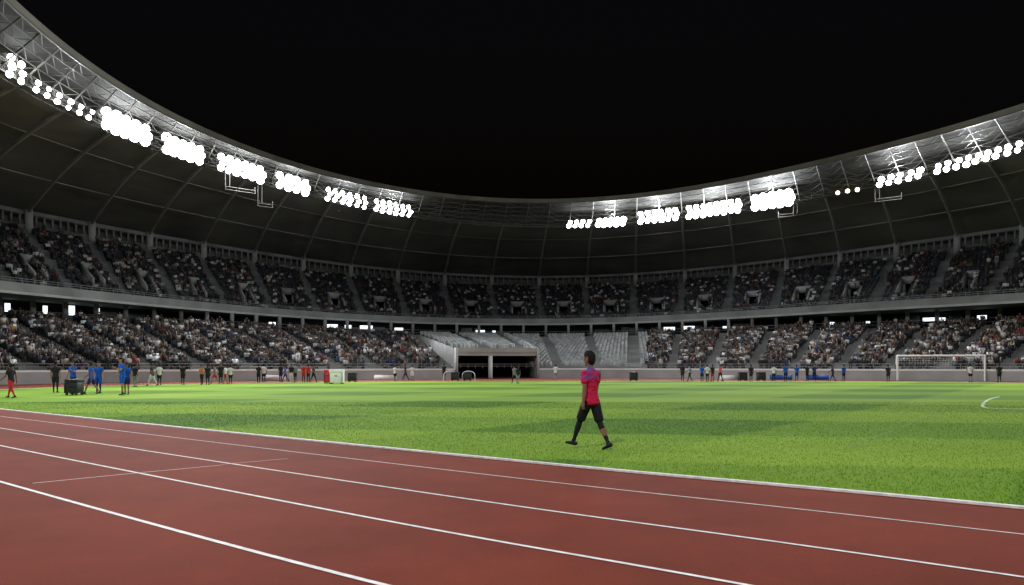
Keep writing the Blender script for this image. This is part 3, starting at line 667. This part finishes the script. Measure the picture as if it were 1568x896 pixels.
PL=[(17,610,BK,RD,RD,walk2,70,1),(85,602,BK,BK,BK,stand,20,1),(112,603,BL,NV,NV,stand2,160,1),(140,603,BL,NV,SK2,walk,100,1),(151,602,BL,BL,NV,stand,200,1),(187,605,BL,BL,SK2,stand2,150,1.04),(194,604,BL,NV,SK2,stand,190,1),
 (207,593,BK,GY,GY,stand,0,1),(233,591,BK,WH,WH,walk,80,1),(244,590,WH,BK,BK,stand,50,1),(280,589,BK,BK,BK,stand,10,1),(309,589,OR,BK,BK,stand2,180,1),(318,589,BK,BK,BK,stand,0,1),(329,588,GY,RD,SK2,walk,90,1),(338,588,BK,BK,BK,stand,180,1),(345,588,WH,RD,SK2,walk2,-80,1),(353,588,WH,BK,BK,stand,30,1),
 (396,587,BK,BK,BK,stand2,10,1),(404,586,WH,BK,BK,stand,0,1),(430,586,BK,NV,NV,stand,0,1),(437,585.5,BL,BK,BK,walk,90,1),(446,586,BK,WH,WH,stand,180,1),(452,585.5,GY,BK,BK,stand,180,1),(465,586,RD,RD,BK,stand2,200,1),(472,585.5,RD,BK,BK,stand,30,1),(480,585.5,BK,BK,BK,walk,-90,1),
 (605,583.5,WH,BK,BK,stand,0,1),(621,583.5,BK,BK,BK,walk,90,1),(631,583.5,WH,WH,GY,stand,0,1),(788,588,GY,BK,BK,walk,20,1),(793,588,BK,GY,GY,stand,0,.95),(680,583,BK,BK,BK,stand,0,1),(851,583,WH,GY,GY,stand,0,1),
 (1045,584,BK,BK,BK,stand,0,1),(1056,584,GY,BK,BK,walk,90,1),(1075,584,BL,BK,BK,stand2,0,1),(1083,584,WH,BK,BK,stand,0,1),(1091,584,BK,RD,RD,stand,0,1),(1103,584,RD,BK,BK,walk2,90,1),
 (1150,584,BK,BK,BK,stand,0,1),(1185,584,WH,BK,BK,stand,0,1),(1203,584,BL,BK,BK,stand,0,1),(1220,584,BL,NV,NV,stand2,0,1),(1236,584,BK,BK,BK,stand,0,1),(1247,584,NV,BK,BK,stand2,180,1),(1275,584,BK,NV,NV,walk,90,1),(1292,584,BL,BK,BK,stand,0,1),
 (1360,585,BK,BK,BK,stand,0,1),(1486,585.5,WH,BK,SK2,stand2,10,1),(1530,586,BK,BK,BK,stand,0,1)]
for i,(x,fy,a,b_,c,ps,yw,hh) in enumerate(PL):
    px,py=gnd(x,fy+random.uniform(-.6,.6)); far=py>45
    human('person',(px,py,.012),math.radians(yw+random.uniform(-20,20)),a,b_,c,BK,SK2 if i%3 else sk,(.015,.012,.01),dict(ps),voxel=.03 if far else .018,height=(1.60 if far else 1.76)*hh*random.uniform(.93,1.05),shortlen=.6,sleeve=.5)
# ------------------------------------------------ equipment
def case(name,x,fy,w,d,h,m):
    px,py=gnd(x,fy); mb=MB()
    mb.box(-w/2,w/2,-d/2,d/2,.1,h*.8,m=0); mb.box(-w/2-.02,w/2+.02,-d/2-.02,d/2+.02,h*.8+.003,h,m=1)
    for sx in (-1,1):
        for sy in (-1,1): mb.box(sx*w/2*.8-.05,sx*w/2*.8+.05,sy*d/2*.8-.05,sy*d/2*.8+.05,0,.098,m=2)
    mb.box(-.12,.12,-d/2-.05,-d/2-.003,h*.55,h*.6,m=2)
    for sx in (-1,1): mb.box(sx*w/2-.03,sx*w/2+.03,-d/2-.03,-d/2-.004,.1,h*.79,m=2)
    o=mb.build(name,[M[m],M[m],M['black']]); o.location=(px,py,.012)
    bv=o.modifiers.new('b','BEVEL'); bv.width=.015; bv.segments=2
    return o
case('equipment_bin',114,605,.62,.6,.82,'black')
case('display_podium',516,588,1.05,.8,1.15,'white')
case('banner_box',503,587.5,.5,.8,1.15,'red')
for x in (540,970,697,716,1137,1165): case('speaker_box',x,583.5 if x>600 else 585,.7,.6,.85,'black')
for x,c in ((1196,'blue'),(1252,'blue'),(1120,'white'),(420,'white'),(590,'white')):
    px,py=gnd(x,583.3); mb=MB(); mb.box(-1.1,1.1,-.03,.03,.08,.55,m=0); mb.box(-1.14,1.14,-.05,.05,.553,.6,m=1)
    for s in (-1,1): mb.box(s*.9-.04,s*.9+.04,-.035,.3,0,.078,m=1); mb.box(s*.9-.03,s*.9+.03,.033,.09,.08,.5,m=1)
    o=mb.build('advertising_board',[M[c],M['rail']]); o.location=(px,py,.012)
px,py=gnd(708,583.5); prs=[]
for ox in (-1.2,0.6):
    an=np.linspace(0,math.pi,9); pts=[(ox+.6*math.cos(a),0,.6+.35*math.sin(a)) for a in an]; pts=[(ox+.6,0,0)]+pts+[(ox-.6,0,0)]
    prs+=list(zip(pts[:-1],pts[1:]))
V,f=tubes([a for a,b in prs],[b for a,b in prs],.04,6); o=npmesh('arch_frame',V,f,M['white']); o.location=(px,py,.012)
# ------------------------------------------------ world & camera
w=bpy.data.worlds.new('World'); sc.world=w; w.use_nodes=True; nt=w.node_tree; bg=nt.nodes['Background']
sky=nt.nodes.new('ShaderNodeTexSky'); sky.sky_type='NISHITA'; sky.sun_disc=False; sky.sun_elevation=math.radians(-4); sky.sun_rotation=math.radians(180); nt.links.new(sky.outputs[0],bg.inputs[0]); bg.inputs[1].default_value=.15
cam=bpy.data.cameras.new('camera'); co=bpy.data.objects.new('camera',cam); sc.collection.objects.link(co); co.location=(0,0,CH); co.rotation_euler=(math.radians(90),0,0)
cam.sensor_width=36; cam.lens=F/1568*36; cam.shift_y=(HY-448)/1568; cam.clip_end=2000; cam.clip_start=.05; sc.camera=co
